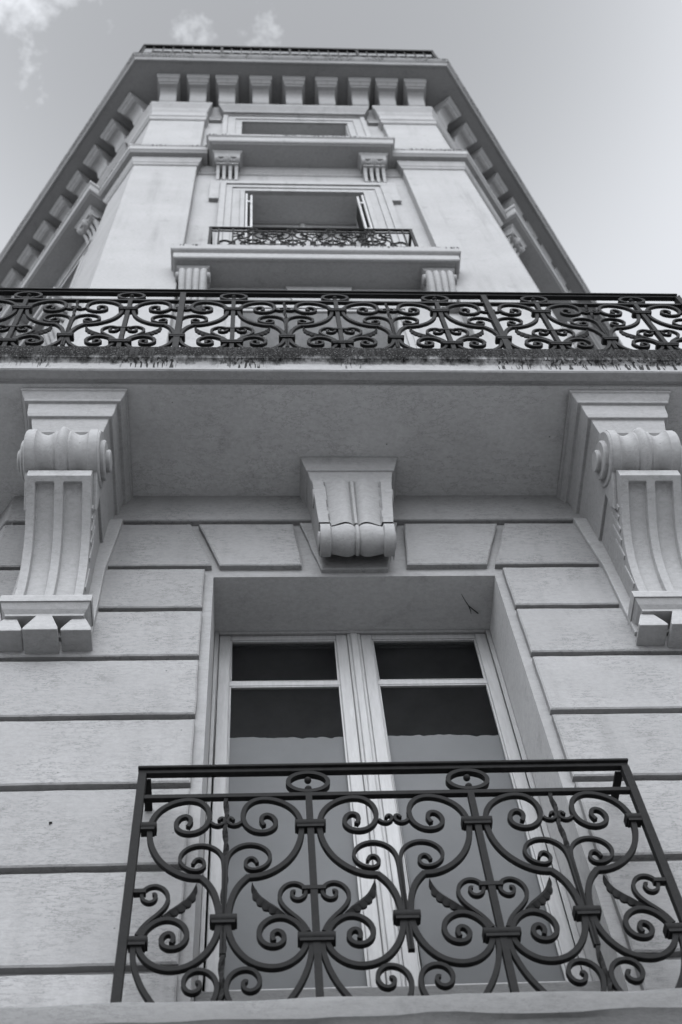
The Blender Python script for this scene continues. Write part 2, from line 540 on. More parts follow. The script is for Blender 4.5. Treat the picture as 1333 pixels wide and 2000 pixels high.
def strip(pts, w, d, n=3, taper=(1, 1), ch=0.18):
    """wrought bar of rectangular section following a curve in the railing plane; corners slightly eased"""
    C = catmull(smooth_pts(pts), n)
    m = MB(); rows = []
    for i, p in enumerate(C):
        a, b = C[max(0, i - 1)], C[min(len(C) - 1, i + 1)]
        t = (b - a).normalized(); nn = Vector((-t.y, t.x))
        f = i / (len(C) - 1)
        ww = w * (taper[0] + (taper[1] - taper[0]) * f) / 2
        e = ww * ch
        sec = [(-ww, -d / 2 + e), (-ww + e, -d / 2), (ww - e, -d / 2), (ww, -d / 2 + e), (ww, d / 2 - e), (-ww, d / 2 - e)]
        rows.append([(p.x + nn.x * s, q, p.y + nn.y * s) for s, q in sec])
    m.grid(rows, close_u=True, caps=True)
    return m

# ------------------------------------------------------------------ the street
def structure(o):
    o['kind'] = 'structure'; return o
m = MB(); m.quad((-400, -400, 0), (400, -400, 0), (400, 400, 0), (-400, 400, 0))
structure(m.build('street', M['street']))
m = MB(); m.plan([(-14, 16), (-3.6, -2.2 + 1.4), (-2.6, -2.4), (2.6, -2.4), (3.6, -0.8), (14, 16)], 0.004, 0.13)
structure(m.build('pavement', M['pavement'], bevel=0.02))

# ------------------------------------------------------------------ the building
B = thing('corner_building', 'white stuccoed corner building with wrought iron balconies and bracketed roof cornice, seen from below', 'building')
FAR = 6.0
LF, RF = CL + UL * FAR, CR + UR * FAR
RING = [LF, CL, CR, RF]

# -- lower storey: wall sheet, blocks proud of it
WY0 = 0.032
ring_low = mitre_path(RING, -WY0)
hw = ring_low[2].x
W1 = (-0.695, 0.695, 4.3, 6.997, 0.345)
panel(-hw, hw, 0.1, 7.9, WY0, [W1]).build('wall', M['wall'], B)
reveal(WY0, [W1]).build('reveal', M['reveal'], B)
for frame, a, b in ((LEFT, -FAR, 0.016), (RIGHT, -0.016, FAR)):
    m = panel(a, b, 0.1, 7.9, WY0, [])
    m.build('wall', M['wall'], B, mtx=frame)
JT = [7.485, 7.045, 6.662, 6.268, 5.845, 5.418, 4.982, 4.535, 4.19]
GAP = 0.017
seed = 0
for r in range(8):
    zt, zb = JT[r] - (GAP if r else 0), JT[r + 1] + GAP
    for s in (-1, 1):
        seed += 1.37
        if r == 0:
            polys = [[(-HALF, zb), (-0.705, zb), (-0.825, zt), (-HALF, zt)], [(-0.665, zb), (-0.262, zb), (-0.292, zt), (-0.785, zt)]]
        else:
            polys = [[(-HALF, zb), (-0.738, zb), (-0.738, zt), (-HALF, zt)]]
        for p in polys:
            if s > 0: p = [(-x, z) for x, z in reversed(p)]
            mb = stone_mb(p, 0.0, WY0, seed)
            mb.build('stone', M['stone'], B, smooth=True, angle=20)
        side = LEFT if s < 0 else RIGHT
        p = [(-4.0, zb), (0, zb), (0, zt), (-4.0, zt)] if s < 0 else [(0, zb), (4.0, zb), (4.0, zt), (0, zt)]
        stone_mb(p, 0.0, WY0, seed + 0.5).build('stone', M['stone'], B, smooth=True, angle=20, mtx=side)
# plain band under the balcony, keystone
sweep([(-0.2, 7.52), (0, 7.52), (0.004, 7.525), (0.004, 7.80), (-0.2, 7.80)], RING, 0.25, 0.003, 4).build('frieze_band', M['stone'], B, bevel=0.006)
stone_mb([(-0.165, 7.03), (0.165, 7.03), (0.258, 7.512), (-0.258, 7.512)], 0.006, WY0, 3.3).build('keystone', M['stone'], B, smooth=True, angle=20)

# -- narrow ledge carrying the lower railing
sweep([(-0.03, 3.9), (0.12, 3.95), (0.2, 4.04), (0.232, 4.10), (0.25, 4.112), (0.252, 4.16), (0.247, 4.182), (0.235, 4.190), (-0.03, 4.205)],
      RING, 0.08, 0.011, 2).build('ledge', M['ledge'], B, smooth=True, angle=35)

# -- windows
def u_frame(m, x0, x1, z0, z1, w, y0, y1, bottom=None):
    m.box(x0, x0 + w, y0, y1, z0, z1); m.box(x1 - w, x1, y0, y1, z0, z1)
    m.box(x0 + w, x1 - w, y0, y1, z1 - w, z1)
    m.box(x0 + w, x1 - w, y0, y1, z0, z0 + (bottom or w))

def window(half, z0, z1, y, frame, transom=None, film=None, cas=0.07, cx=0.0, room=True, shut=None, mid=0.08, fr=0.03, top=None):
    top = top or cas
    F = frame @ Matrix.Translation((cx, y, 0))
    m = MB(); u_frame(m, -half, half, z0, z1, fr, 0, 0.10)
    w = m.build('window', M['wood'], B, bevel=0.004, mtx=F)
    inn = half - fr - 0.002; fz = fr + 0.003
    for s in (-1, 1):
        xa, xb = (-inn, -0.034) if s < 0 else (0.034, inn)
        m = MB(); m.box(xa, xa + cas, 0.012, 0.055, z0 + fz, z1 - fz); m.box(xb - cas, xb, 0.012, 0.055, z0 + fz, z1 - fz)
        m.box(xa + cas, xb - cas, 0.014, 0.053, z1 - fz - top, z1 - fz); m.box(xa + cas, xb - cas, 0.014, 0.053, z0 + fz, z0 + fz + 0.11)
        m.build('sash', M['wood'], w, bevel=0.005)
        ga, gb, zt, zb = xa + cas, xb - cas, z1 - fz - top, z0 + fz + 0.11
        # putty bead round each light
        lights = [(zb, zt)] if not transom else [(zb, transom - 0.019), (transom + 0.019, zt)]
        if transom:
            m = MB(); m.box(ga - 0.004, gb + 0.004, 0.018, 0.05, transom - 0.018, transom + 0.018); m.build('glazing_bar', M['wood'], w, bevel=0.005)
        for a, b in lights:
            m = MB(); u_frame(m, ga - 0.001, gb + 0.001, a - 0.001, b + 0.001, 0.009, 0.020, 0.036); m.build('putty_bead', M['wood'], w, bevel=0.003)
            m = MB(); m.quad((ga, 0.034, a), (gb, 0.034, a), (gb, 0.034, b), (ga, 0.034, b)); m.build('pane', M['glass'], w)
        if film:
            n = 60; edge = []
            for i in range(n + 1):
                x = ga - 0.02 + (gb - ga + 0.04) * i / n
                zz = film + 0.012 * noise.noise((x * 6 + s * 3.3, 0.2, 1)) + 0.010 * noise.noise((x * 23, s, 5)) + 0.006 * noise.noise((x * 70, s, 9))
                edge.append((x, min(zz, zt)))
            m = MB(); m.prism([(ga - 0.02, zb - 0.02), (gb + 0.02, zb - 0.02)] + edge[::-1], 0.040, 0.043); m.build('whitewash' if film < 11 else 'curtain', M['blind'] if film < 11 else M['curtain'], w)
    m = MB(); m.box(-0.033, 0.033, 0.004, 0.05, z0 + fz, z1 - fz); m.box(-0.018, 0.018, -0.008, 0.004, z0 + 0.04, z1 - 0.036)
    m.build('meeting_stile', M['wood'], w, bevel=0.006)
    # a dark room behind, so that the glass has depth
    a, b, d = half + 0.5, z0 - 0.05, 2.6
    m = MB(); zt = z1 + 0.05; e = 0.098
    m.quad((-a, d, b), (a, d, b), (a, d, zt), (-a, d, zt)); m.quad((-a, e, b), (-a, d, b), (-a, d, zt), (-a, e, zt)); m.quad((a, e, b), (a, d, b), (a, d, zt), (a, e, zt))
    m.quad((-a, e, b), (a, e, b), (a, d, b), (-a, d, b)); m.quad((-a, e, zt), (a, e, zt), (a, d, zt), (-a, d, zt))
    for xa, xb in ((-a, -half + 0.005), (half - 0.005, a)): m.quad((xa, e, b), (xb, e, b), (xb, e, zt), (xa, e, zt))
    m.build('interior', M['room'], w)
    return w

window(0.694, 4.62, 6.996, 0.345, FRONT, transom=6.57, film=6.187, cas=0.056, fr=0.022, top=0.036)
m = MB(); m.box(-0.694, 0.694, 0.20, 0.46, 4.21, 4.615); m.build('threshold', M['ledge'], B, bevel=0.008)

# -- the big balcony
prof = [(-0.2, 7.80), (0.655, 7.80), (0.660, 7.812), (0.676, 7.812), (0.681, 7.797), (0.728, 7.797), (0.736, 7.804), (0.741, 7.868),
        (0.752, 7.882), (0.766, 7.890), (0.770, 7.905), (0.770, 8.035), (0.764, 8.048), (0.750, 8.052), (-0.2, 8.06)]
slab = sweep(prof, RING, 0.06, 0.0035, 1).build('balcony_slab', M['slab'], B, smooth=True, angle=32)
slab['label'] = 'long balcony slab with black moss and drips along its edge'

# soffit skin so that the underside keeps its own rough plaster
m = MB()
po, pi_ = mitre_path(RING, 0.652), mitre_path(RING, 0.0)
for i in range(3):
    m.quad((pi_[i].x, pi_[i].y, 7.797), (pi_[i + 1].x, pi_[i + 1].y, 7.797), (po[i + 1].x, po[i + 1].y, 7.797), (po[i].x, po[i].y, 7.797))
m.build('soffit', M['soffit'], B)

# -- big consoles under it
def console(x, frame=FRONT):
    F = frame @ Matrix.Translation((x, 0, 0))
    m = MB()
    tiers = [(0.273, 0.633, 7.796), (0.273, 0.633, 7.770), (0.263, 0.623, 7.768), (0.260, 0.617, 7.745), (0.246, 0.603, 7.718), (0.243, 0.600, 7.702), (0.224, 0.583, 7.701),
             (0.222, 0.581, 7.685), (0.217, 0.574, 7.610), (0.210, 0.568, 7.582), (0.192, 0.552, 7.580), (0.190, 0.548, 7.560), (0.174, 0.530, 7.470)]
    rows = [[(-h, 0.03, z), (-h, -d, z), (h, -d, z), (h, 0.03, z)] for h, d, z in tiers]
    # the sides run down to the wall as a bearing block
    rows.append([(-0.168, 0.03, 7.25), (-0.168, -0.30, 7.25), (0.168, -0.30, 7.25), (0.168, 0.03, 7.25)])
    m.grid(rows, close_u=True, caps=True)
    c = m.build('bracket', M['carved'], B, bevel=0.004, mtx=F)
    # backing plate on the wall, stepped like the abacus sides
    m = MB(); m.prism([(-0.203, 6.40), (0.203, 6.40), (0.203, 7.0), (0.228, 7.28), (0.245, 7.50), (-0.245, 7.50), (-0.228, 7.28), (-0.203, 7.0)], -0.022, 0.03)
    m.build('backplate', M['carved'], c, bevel=0.005)
    # volute roll
    W = 0.335
    curve = arc(-0.450, 7.325, 0.146, 100, -128, 34)
    mm, rows = reeded(curve, W, W, 3, 61)
    for k in (0, -1):
        mm.v += [(0, -0.455, 7.318)] if False else []
    ends = [[r[0] for r in rows], [r[-1] for r in rows]]
    for e in ends: mm.quad(*(e + [(e[0][0], -0.36, 7.25), (e[0][0], -0.36, 7.42)]))
    mm.build('volute', M['carved'], c, smooth=True, angle=45)
    for s in (-1, 1):
        for r, x0, x1, cy, cz in ((0.144, 0.150, 0.180, -0.450, 7.325), (0.100, 0.176, 0.202, -0.446, 7.320), (0.056, 0.198, 0.224, -0.440, 7.325)):
            m = MB(); n = 28
            rr = [[(s * xx, cy + q * cos(2 * pi * i / n), cz + q * sin(2 * pi * i / n)) for i in range(n)] for xx, q in ((x0, r), (x1 - 0.006, r), (x1, r - 0.006))]
            m.grid(rr, close_u=True, caps=True); m.build('volute_eye', M['carved'], c, smooth=True, angle=40)
        # leaf-shaped drop below the eye and the flutes behind it
        m = MB(); poly = [(-0.565, 7.36), (-0.552, 7.26), (-0.462, 7.19), (-0.400, 7.135), (-0.305, 7.06), (-0.285, 7.12), (-0.300, 7.24), (-0.328, 7.36), (-0.42, 7.445), (-0.52, 7.435)]
        a, b = s * 0.150, s * 0.172
        k = len(m.v); n = len(poly)
        m.v += [(a, y, z) for y, z in poly] + [(b, y, z) for y, z in poly]
        m.f += [tuple(range(k, k + n)), tuple(range(k + n, k + 2 * n))] + [(k + i, k + (i + 1) % n, k + n + (i + 1) % n, k + n + i) for i in range(n)]
        m.build('drop', M['carved'], c, bevel=0.006)
    # body: fluted concave front between volute and plinth
    body = [(-0.475, 7.175), (-0.470, 7.105), (-0.425, 7.075), (-0.335, 7.010), (-0.265, 6.950), (-0.210, 6.880), (-0.170, 6.800), (-0.145, 6.710), (-0.132, 6.620), (-0.130, 6.545)]
    cv = catmull(body[1:], 5)
    hwid = 0.152
    m = MB(); rows = []
    cols = [(-hwid, 0), (-0.112, 0), (-0.106, 1), (-0.026, 1), (-0.020, 0), (0.020, 0), (0.026, 1), (0.106, 1), (0.112, 0), (hwid, 0)]
    nn_ = len(cv)
    for i, p in enumerate(cv):
        a_, b_ = cv[max(0, i - 1)], cv[min(nn_ - 1, i + 1)]
        t = (b_ - a_).normalized(); nv = Vector((t.y, -t.x))
        if nv.x < 0: nv = -nv
        fl = 0.0 if (i < 4 or i > nn_ - 3) else 0.023
        rows.append([(x, p.x + nv.x * fl * g, p.y + nv.y * fl * g) for x, g in cols])
    m.grid(rows)
    for s in (-1, 1):
        poly = [(p.x, p.y) for p in cv] + [(0.02, 6.545), (0.02, 7.3), (-0.40, 7.3), (-0.470, 7.16)]
        m.quad(*[(s * hwid, y, z) for y, z in poly])
    m.quad((-hwid, -0.470, 7.105), (hwid, -0.470, 7.105), (hwid, -0.470, 7.16), (-hwid, -0.470, 7.16))
    m.quad((-hwid, -0.470, 7.16), (hwid, -0.470, 7.16), (hwid, -0.40, 7.3), (-hwid, -0.40, 7.3))
    m.build('fluted_panel', M['carved'], c, bevel=0.003)
    for s in (-1, 1):
        m = MB()
        for k in range(6):
            y = -0.315 + k * 0.040
            ztop = 7.06 - abs(y + 0.40) * 0.1
            fy = [(p.x, p.y) for p in cv]
            yf = y - 0.016
            zb = max(q[1] for q in fy if q[0] >= yf) if any(q[0] >= yf for q in fy) else 6.6
            m.box(*sorted((s * 0.148, s * 0.158)), y - 0.013, y + 0.013, max(6.60, zb + 0.045), max(6.60, zb + 0.045) + 0.17)
        m.build('side_fluting', M['carved'], c, bevel=0.004)
    # plinth and guttae
    m = MB()
    tiers = [(0.200, 0.152, 6.545), (0.202, 0.155, 6.530), (0.202, 0.155, 6.490), (0.197, 0.149, 6.492), (0.186, 0.130, 6.462), (0.174, 0.114, 6.446), (0.172, 0.112, 6.434)]
    m.grid([[(-h, 0.03, z), (-h, -d, z), (h, -d, z), (h, 0.03, z)] for h, d, z in tiers], close_u=True, caps=True)
    m.build('plinth', M['carved'], c, bevel=0.004)
    for gx, w, d, zb in ((-0.150, 0.066, 0.110, 6.322), (0.0, 0.075, 0.128, 6.302), (0.150, 0.066, 0.110, 6.322)):
        m = MB()
        m.grid([[(gx - q, 0.03, z), (gx - q, -dd, z), (gx + q, -dd, z), (gx + q, 0.03, z)] for q, dd, z in ((w * 0.45, d - 0.014, 6.436), (w, d, zb + 0.016), (w, d, zb))], close_u=True, caps=True)
        m.build('gutta', M['carved'], c, bevel=0.003)
    return c
console(-1.420)
console(1.440)
for s, F in ((-1, LEFT), (1, RIGHT)):
    console(s * 2.6, F)

# -- smaller console on the keystone
def key_console():
    m = MB()
    tiers = [(0.262, 0.240, 7.796), (0.262, 0.240, 7.772), (0.255, 0.234, 7.770), (0.250, 0.230, 7.735), (0.236, 0.220, 7.690), (0.234, 0.219, 7.672), (0.224, 0.208, 7.671), (0.222, 0.206, 7.650), (0.212, 0.200, 7.590), (0.210, 0.199, 7.545)]
    m.grid([[(-h, 0.02, z), (-h, -d, z), (h, -d, z), (h, 0.02, z)] for h, d, z in tiers], close_u=True, caps=True)
    c = m.build('bracket', M['carved'], B, bevel=0.004, mtx=Matrix.Translation((0.012, 0, 0)))
    c['label'] = 'small reeded bracket on the keystone over the window'
    curve = [(-0.222, 7.560), (-0.216, 7.52), (-0.204, 7.44), (-0.190, 7.35), (-0.178, 7.26), (-0.168, 7.19)]
    mm, rows = reeded([tuple(p) for p in catmull(curve, 3)], 0.420, 0.372, 2, 61, 1.15)
    for e in ([r[0] for r in rows], [r[-1] for r in rows]): mm.quad(*(e + [(e[-1][0], 0.02, 7.15), (e[0][0], 0.02, 7.56)]))
    mm.quad(*(rows[0] + [(rows[0][-1][0], 0.02, 7.56), (rows[0][0][0], 0.02, 7.56)]))
    mm.build('reeded_panel', M['carved'], c, smooth=True, angle=45)
    mm, rows = reeded(arc(-0.098, 7.118, 0.088, 95, -120, 24), 0.366, 0.366, 2, 61, 0.75)
    for e in ([r[0] for r in rows], [r[-1] for r in rows]): mm.quad(*(e + [(e[0][0], -0.02, 7.05), (e[0][0], -0.02, 7.2)]))
    mm.build('volute', M['carved'], c, smooth=True, angle=45)
    for s in (-1, 1):
        for r, cy, cz, x0 in ((0.05, -0.10, 7.118, 0.18), (0.05, -0.16, 7.46, 0.195)):
            m = MB(); n = 20
            m.grid([[(s * xx, cy + q * cos(2 * pi * i / n), cz + q * sin(2 * pi * i / n)) for i in range(n)] for xx, q in ((x0 - 0.03, r), (x0 + 0.010, r), (x0 + 0.014, r - 0.005))], close_u=True, caps=True)
            m.build('volute_eye', M['carved'], c, smooth=True, angle=40)
key_console()

# ------------------------------------------------------------------ the upper storeys
RY = 0.09            # recessed wall behind the pilasters
hx = HALF - RY * tan(TH / 2)
W2, W3, W4 = (-0.615, 0.615, 8.07, 11.05, 0.30), (-0.605, 0.605, 11.95, 14.67, 0.30), (-0.665, 0.665, 15.9, 18.27, 0.19)
panel(-hx, hx, 7.9, 19.3, RY, [W2, W3, W4]).build('wall', M['tower'], B)
SL, SR = 0.515, 0.758                 # pilaster widths on the two flanks
CXL, CXR = -(SL + 1.03), SR + 1.03
d_ = HALF - hx
for frame, a, b, cx in ((LEFT, -FAR, 0.046, CXL), (RIGHT, -0.046, FAR, CXR)):
    panel(a, b, 7.9, 19.3, RY, [(w[0] + cx, w[1] + cx, w[2], w[3], w[4]) for w in (W2, W3, W4)]).build('wall', M['tower'], B, mtx=frame)
for frame, cx in ((FRONT, 0), (LEFT, CXL), (RIGHT, CXR)):
    for w_, mt in ((W2, 'reveal_lifted'), (W3, 'reveal'), (W4, 'reveal')):
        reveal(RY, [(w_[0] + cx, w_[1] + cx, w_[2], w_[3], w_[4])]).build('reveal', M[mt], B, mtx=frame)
    window(0.614, 8.08, 11.049, RY + 0.30, frame, transom=10.2, film=11.5, cx=cx)
    window(0.604, 11.96, 14.669, RY + 0.28, frame, transom=14.0, cx=cx)
    window(0.664, 15.92, 18.269, RY + 0.18, frame, transom=17.6, cx=cx)

PIN = 1.11
pl = CL + UL * SL; pr = CR + UR * SR
rec = lambda p, n, d: p - n * d
m = MB(); m.plan([(-PIN, RY + 0.02), (-PIN, 0), CL, pl, rec(pl, NL, RY + 0.02), (-1.2, 0.5)], 8.0, 15.56); m.build('pilaster', M['tower'], B, bevel=0.008)
m = MB(); m.plan([(PIN, RY + 0.02), (1.2, 0.5), rec(pr, NR, RY + 0.02), pr, CR, (PIN, 0)], 8.0, 15.56); m.build('pilaster', M['tower'], B, bevel=0.008)
m = MB(); m.plan([(-PIN, RY + 0.02), (-PIN, 0.004), CL + Vector((0.002, 0.004)), rec(pl, NL, 0.004), rec(pl, NL, RY + 0.02), (-1.2, 0.5)], 15.8, 18.0); m.build('pilaster', M['tower'], B, bevel=0.008)
m = MB(); m.plan([(PIN, RY + 0.02), (1.2, 0.5), rec(pr, NR, RY + 0.02), rec(pr, NR, 0.004), CR + Vector((-0.002, 0.004)), (PIN, 0.004)], 15.8, 18.0); m.build('pilaster', M['tower'], B, bevel=0.008)

STEP = [rec(CL + UL * 3.6, NL, RY), rec(pl, NL, RY), pl, CL, Vector((-PIN, 0)), Vector((-PIN, RY)), Vector((PIN, RY)), Vector((PIN, 0)), CR, pr, rec(pr, NR, RY), rec(CR + UR * 4.0, NR, RY)]
sweep([(-0.05, 15.50), (0.004, 15.50), (0.018, 15.515), (0.018, 15.555), (0.030, 15.575), (0.048, 15.66), (0.052, 15.67), (0.052, 15.72), (-0.05, 15.72)], STEP).build('capital_moulding', M['tower'], B, bevel=0.003)
sp = [(-0.05, 15.705), (0.098, 15.705), (0.104, 15.715), (0.120, 15.735), (0.128, 15.74), (0.132, 15.85), (0.142, 15.865), (0.142, 15.91), (0.12, 15.925), (-0.05, 15.925)]
sweep(sp, [pl + UL * 0.06, CL, Vector((-1.0, 0))]).build('string_course', M['sslab'], B, bevel=0.004)
sweep(sp, [Vector((1.0, 0)), CR, pr + UR * 0.06]).build('string_course', M['sslab'], B, bevel=0.004)

def hung_slab(name, profile, half, frame, cx, mat, half_far=None, bev=0.004):
    h2 = half_far or half
    path = [(cx - half, 0.12), (cx - half, 0.0), (cx + h2, 0.0), (cx + h2, 0.12)]
    return sweep(profile, path).build(name, mat, B, bevel=bev, mtx=frame)

sill_prof = [(-0.12, 15.69), (0.205, 15.69), (0.210, 15.70), (0.224, 15.70), (0.236, 15.715), (0.246, 15.83), (0.262, 15.845), (0.266, 15.86), (0.266, 15.90), (0.24, 15.915), (-0.12, 15.918)]
tb_prof = [(-0.12, 11.67), (0.130, 11.67), (0.134, 11.66), (0.158, 11.66), (0.166, 11.672), (0.168, 11.765), (0.158, 11.775), (0.158, 11.79), (0.184, 11.805), (0.192, 11.815), (0.194, 11.925), (0.18, 11.938), (-0.12, 11.94)]

def reed_bracket(x, w, ztop, zbot, d, frame, name='bracket', beads=4):
    F = frame @ Matrix.Translation((x, RY, 0))
    m = MB(); a = w / 2 + 0.03
    m.grid([[(-h, 0.02, z), (-h, -dd, z), (h, -dd, z), (h, 0.02, z)] for h, dd, z in ((a, d + 0.012, ztop), (a, d + 0.010, ztop - 0.02), (a - 0.025, d - 0.01, ztop - 0.05), (a - 0.028, d - 0.03, ztop - 0.12))], close_u=True, caps=True)
    c = m.build(name, M['carved'], B, bevel=0.004, mtx=F)
    return c, F

def corbel(x, frame):
    """tall reeded console under the tower balcony"""
    c, F = reed_bracket(x, 0.21, 11.668, 11.1, 0.175, frame)
    curve = [(-0.10, 11.66), (-0.150, 11.650), (-0.178, 11.60), (-0.176, 11.52), (-0.150, 11.42), (-0.110, 11.32), (-0.075, 11.23), (-0.055, 11.15), (-0.05, 11.08)]
    mm, rows = reeded([tuple(p) for p in catmull(curve, 4)], 0.235, 0.20, 4, 41, 1.4)
    for e in ([r[0] for r in rows], [r[-1] for r in rows]): mm.quad(*(e + [(e[-1][0], 0.02, 11.08), (e[0][0], 0.02, 11.66)]))
    mm.quad(*(rows[-1] + [(rows[-1][-1][0], 0.02, 11.08), (rows[-1][0][0], 0.02, 11.08)]))
    mm.build('reeded_front', M['carved'], c, smooth=True, angle=50)
    for s in (-1, 1):
        m = MB(); n = 18
        m.grid([[(s * xx, -0.115 + q * cos(2 * pi * i / n), 11.56 + q * sin(2 * pi * i / n)) for i in range(n)] for xx, q in ((0.10, 0.045), (0.135, 0.045), (0.14, 0.038))], close_u=True, caps=True)
        m.build('volute_eye', M['carved'], c, smooth=True, angle=40)

def sill_bracket(x, frame):
    c, F = reed_bracket(x, 0.27, 15.688, 15.2, 0.215, frame)
    mm, rows = reeded(arc(-0.130, 15.565, 0.062, 100, -140, 20), 0.27, 0.27, 3, 33, 1.1)
    for e in ([r[0] for r in rows], [r[-1] for r in rows]): mm.quad(*(e + [(e[0][0], -0.08, 15.53), (e[0][0], -0.08, 15.6)]))
    mm.build('volute', M['carved'], c, smooth=True, angle=45)
    m = MB(); m.box(-0.118, 0.118, -0.135, 0.02, 15.470, 15.500); m.build('bearing_block', M['carved'], c, bevel=0.003)
    for k in range(4):
        xx = -0.098 + k * 0.0653
        m = MB()
        m.grid([[(xx - h, 0.02, z), (xx - h, -d, z), (xx + h, -d, z), (xx + h, 0.02, z)] for h, d, z in ((0.018, 0.115, 15.469), (0.018, 0.075, 15.40), (0.017, 0.045, 15.30), (0.016, 0.030, 15.19))], close_u=True, caps=True)
        m.build('rib', M['carved'], c, bevel=0.003)

def architrave(inner, bands, z0, ztop, frame, cx, ear=None):
    """stepped moulding round an opening, each step its own thickness"""
    F = frame @ Matrix.Translation((cx, 0, 0))
    m = MB()
    y_back = RY + 0.01
    def portal(m, wi, zi, wo, zo, zb, y):
        m.box(-wo, -wi, y, y_back, zb, zi); m.box(wi, wo, y, y_back, zb, zi); m.box(-wo, wo, y, y_back, zi, zo)
    nxt = bands[1:] + [(inner, ztop, 0)]
    for (wout, zt, y), (wi, zi, _) in zip(bands, nxt):
        portal(m, wi, zi, wout, zt, z0, y)
    o = m.build('window_surround', M['tower'], B, bevel=0.004, mtx=F)
    if ear:
        w, zb, zt = ear
        m = MB(); portal(m, bands[0][0] + 0.002, bands[0][1] + 0.002, w, zt, zb, bands[0][2] + 0.012)
        m.build('eared_moulding', M['tower'], o, bevel=0.004)
    return o

def shutters(frame, cx, z0, z1, half):
    for s in (-1, 1):
        F = frame @ Matrix.Translation((cx + s * half, RY, 0))
        for k in range(2):
            m = MB(); x = -s * (0.012 + k * 0.048)
            y0, y1 = -0.03 + 0.015 * k, 0.235
            xa, xb = sorted((x - 0.011, x + 0.011))
            m.box(xa, xb, y0, y0 + 0.035, z0, z1); m.box(xa, xb, y1 - 0.035, y1, z0, z1)
            for zr in (z0, z0 + 0.75, z0 + 1.5, z1 - 0.07): m.box(xa + 0.001, xb - 0.001, y0 + 0.035, y1 - 0.035, zr, zr + 0.07)
            sh = m.build('shutter', M['wood'], B, bevel=0.003, mtx=F)
            m = MB(); zz = z0 + 0.08
            while zz < z1 - 0.1:
                m.quad((xa, y0 + 0.03, zz), (xa, y1 - 0.03, zz), (xb, y1 - 0.03, zz + 0.035), (xb, y0 + 0.03, zz + 0.035)); zz += 0.042
            m.build('louvre', M['wood'], sh, fix=False)
        for zz in (z0 + 0.4, z0 + 1.35, z1 - 0.35):
            m = MB(); m.box(*sorted((-s * 0.018, -s * 0.052)), -0.035, -0.005, zz, zz + 0.05); m.build('hinge', M['wood'], B, bevel=0.003, mtx=F)

for frame, cx, hl, hr, bxs in ((FRONT, 0.015, 0.765, 0.765, (-0.785, 0.795)), (LEFT, CXL, 3.0 - 1.545, 0.765, (0.70, -0.9)), (RIGHT, CXR, 0.765, 2.0, (-0.76, 0.8))):
    hung_slab('sill_slab', sill_prof, hl, frame, cx, M['sslab'], hr)
    hung_slab('tower_balcony_slab', tb_prof, 0.995, frame, cx, M['tslab'])
    for bx in bxs: sill_bracket(cx + bx if frame is not FRONT else bx, frame)
    for bx in (-0.985, 1.0): corbel(cx + bx if frame is not FRONT else bx, frame)
    architrave(0.605, [(0.862, 15.02, 0.035), (0.800, 14.94, 0.050), (0.735, 14.84, 0.062), (0.650, 14.72, 0.045)], 11.95, 14.672, frame, cx, ear=(0.965, 14.37, 15.10))
    architrave(0.665, [(0.905, 18.60, 0.035), (0.845, 18.52, 0.050), (0.745, 18.38, 0.062)], 15.92, 18.272, frame, cx)
    architrave(0.615, [(0.72, 11.17, 0.06), (0.66, 11.10, 0.07)], 8.07, 11.052, frame, cx)
    F = frame @ Matrix.Translation((cx, 0, 0))
    m = MB(); m.prism([(-0.19, 11.18), (0.21, 11.18), (0.29, 11.667), (-0.26, 11.667)], RY - 0.02, RY + 0.01); m.build('keystone', M['tower'], B, bevel=0.004, mtx=F)
    shutters(frame, cx, 11.98, 14.62, 0.60)

# -- entablature, modillions, cornice
ent = [(-0.05, 17.94), (0.006, 17.94), (0.020, 17.965), (0.020, 18.07), (0.034, 18.09), (0.036, 18.125), (0.012, 18.15), (0.012, 18.40), (0.026, 18.46), (0.034, 18.56), (0.070, 18.68), (0.074, 18.70), (0.074, 18.765), (-0.05, 18.765)]
pin = 0.012
sweep(ent, [rec(pl, NL, RY), pl, CL, Vector((-PIN, 0)), Vector((-PIN, RY))]).build('entablature', M['tower'], B, bevel=0.003)
sweep(ent, [Vector((PIN, RY)), Vector((PIN, 0)), CR, pr, rec(pr, NR, RY)]).build('entablature', M['tower'], B, bevel=0.003)
went = [(-0.05, 18.56), (0.01, 18.56), (0.02, 18.60), (0.07, 18.70), (0.074, 18.77), (-0.05, 18.77)]
for frame, cx in ((FRONT, 0.02), (LEFT, CXL), (RIGHT, CXR)):
    sweep(went, [(cx - 0.90, RY + 0.02), (cx - 0.90, 0.012), (cx + 0.90, 0.012), (cx + 0.90, RY + 0.02)]).build('window_head', M['tower'], B, bevel=0.003, mtx=frame)
    for s in (-1, 1):
        m = MB(); xx = cx + s * 1.01; m.box(xx - 0.075, xx + 0.075, RY - 0.045, RY + 0.01, 18.26, 18.33); m.box(xx - 0.085, xx + 0.085, RY - 0.055, RY + 0.01, 18.33, 18.36)
        m.build('label_stop', M['tower'], B, bevel=0.004, mtx=frame)
        m = MB(); m.grid([[(xx - h, RY + 0.01, z), (xx - h, RY - d, z), (xx + h, RY - d, z), (xx + h, RY + 0.01, z)] for h, d, z in ((0.085, 0.004, 18.55), (0.07, 0.03, 18.62), (0.05, 0.07, 18.72), (0.03, 0.10, 18.77))], close_u=True, caps=True)  # added wedge, tilted downwards to read as shade in the recess gap
        m.build('shade_wedge', M['tower'], B, mtx=frame)
sweep([(-0.30, 18.72), (-0.095, 18.72), (-0.095, 19.21), (-0.30, 19.21)], RING).build('frieze', M['cornice'], B)
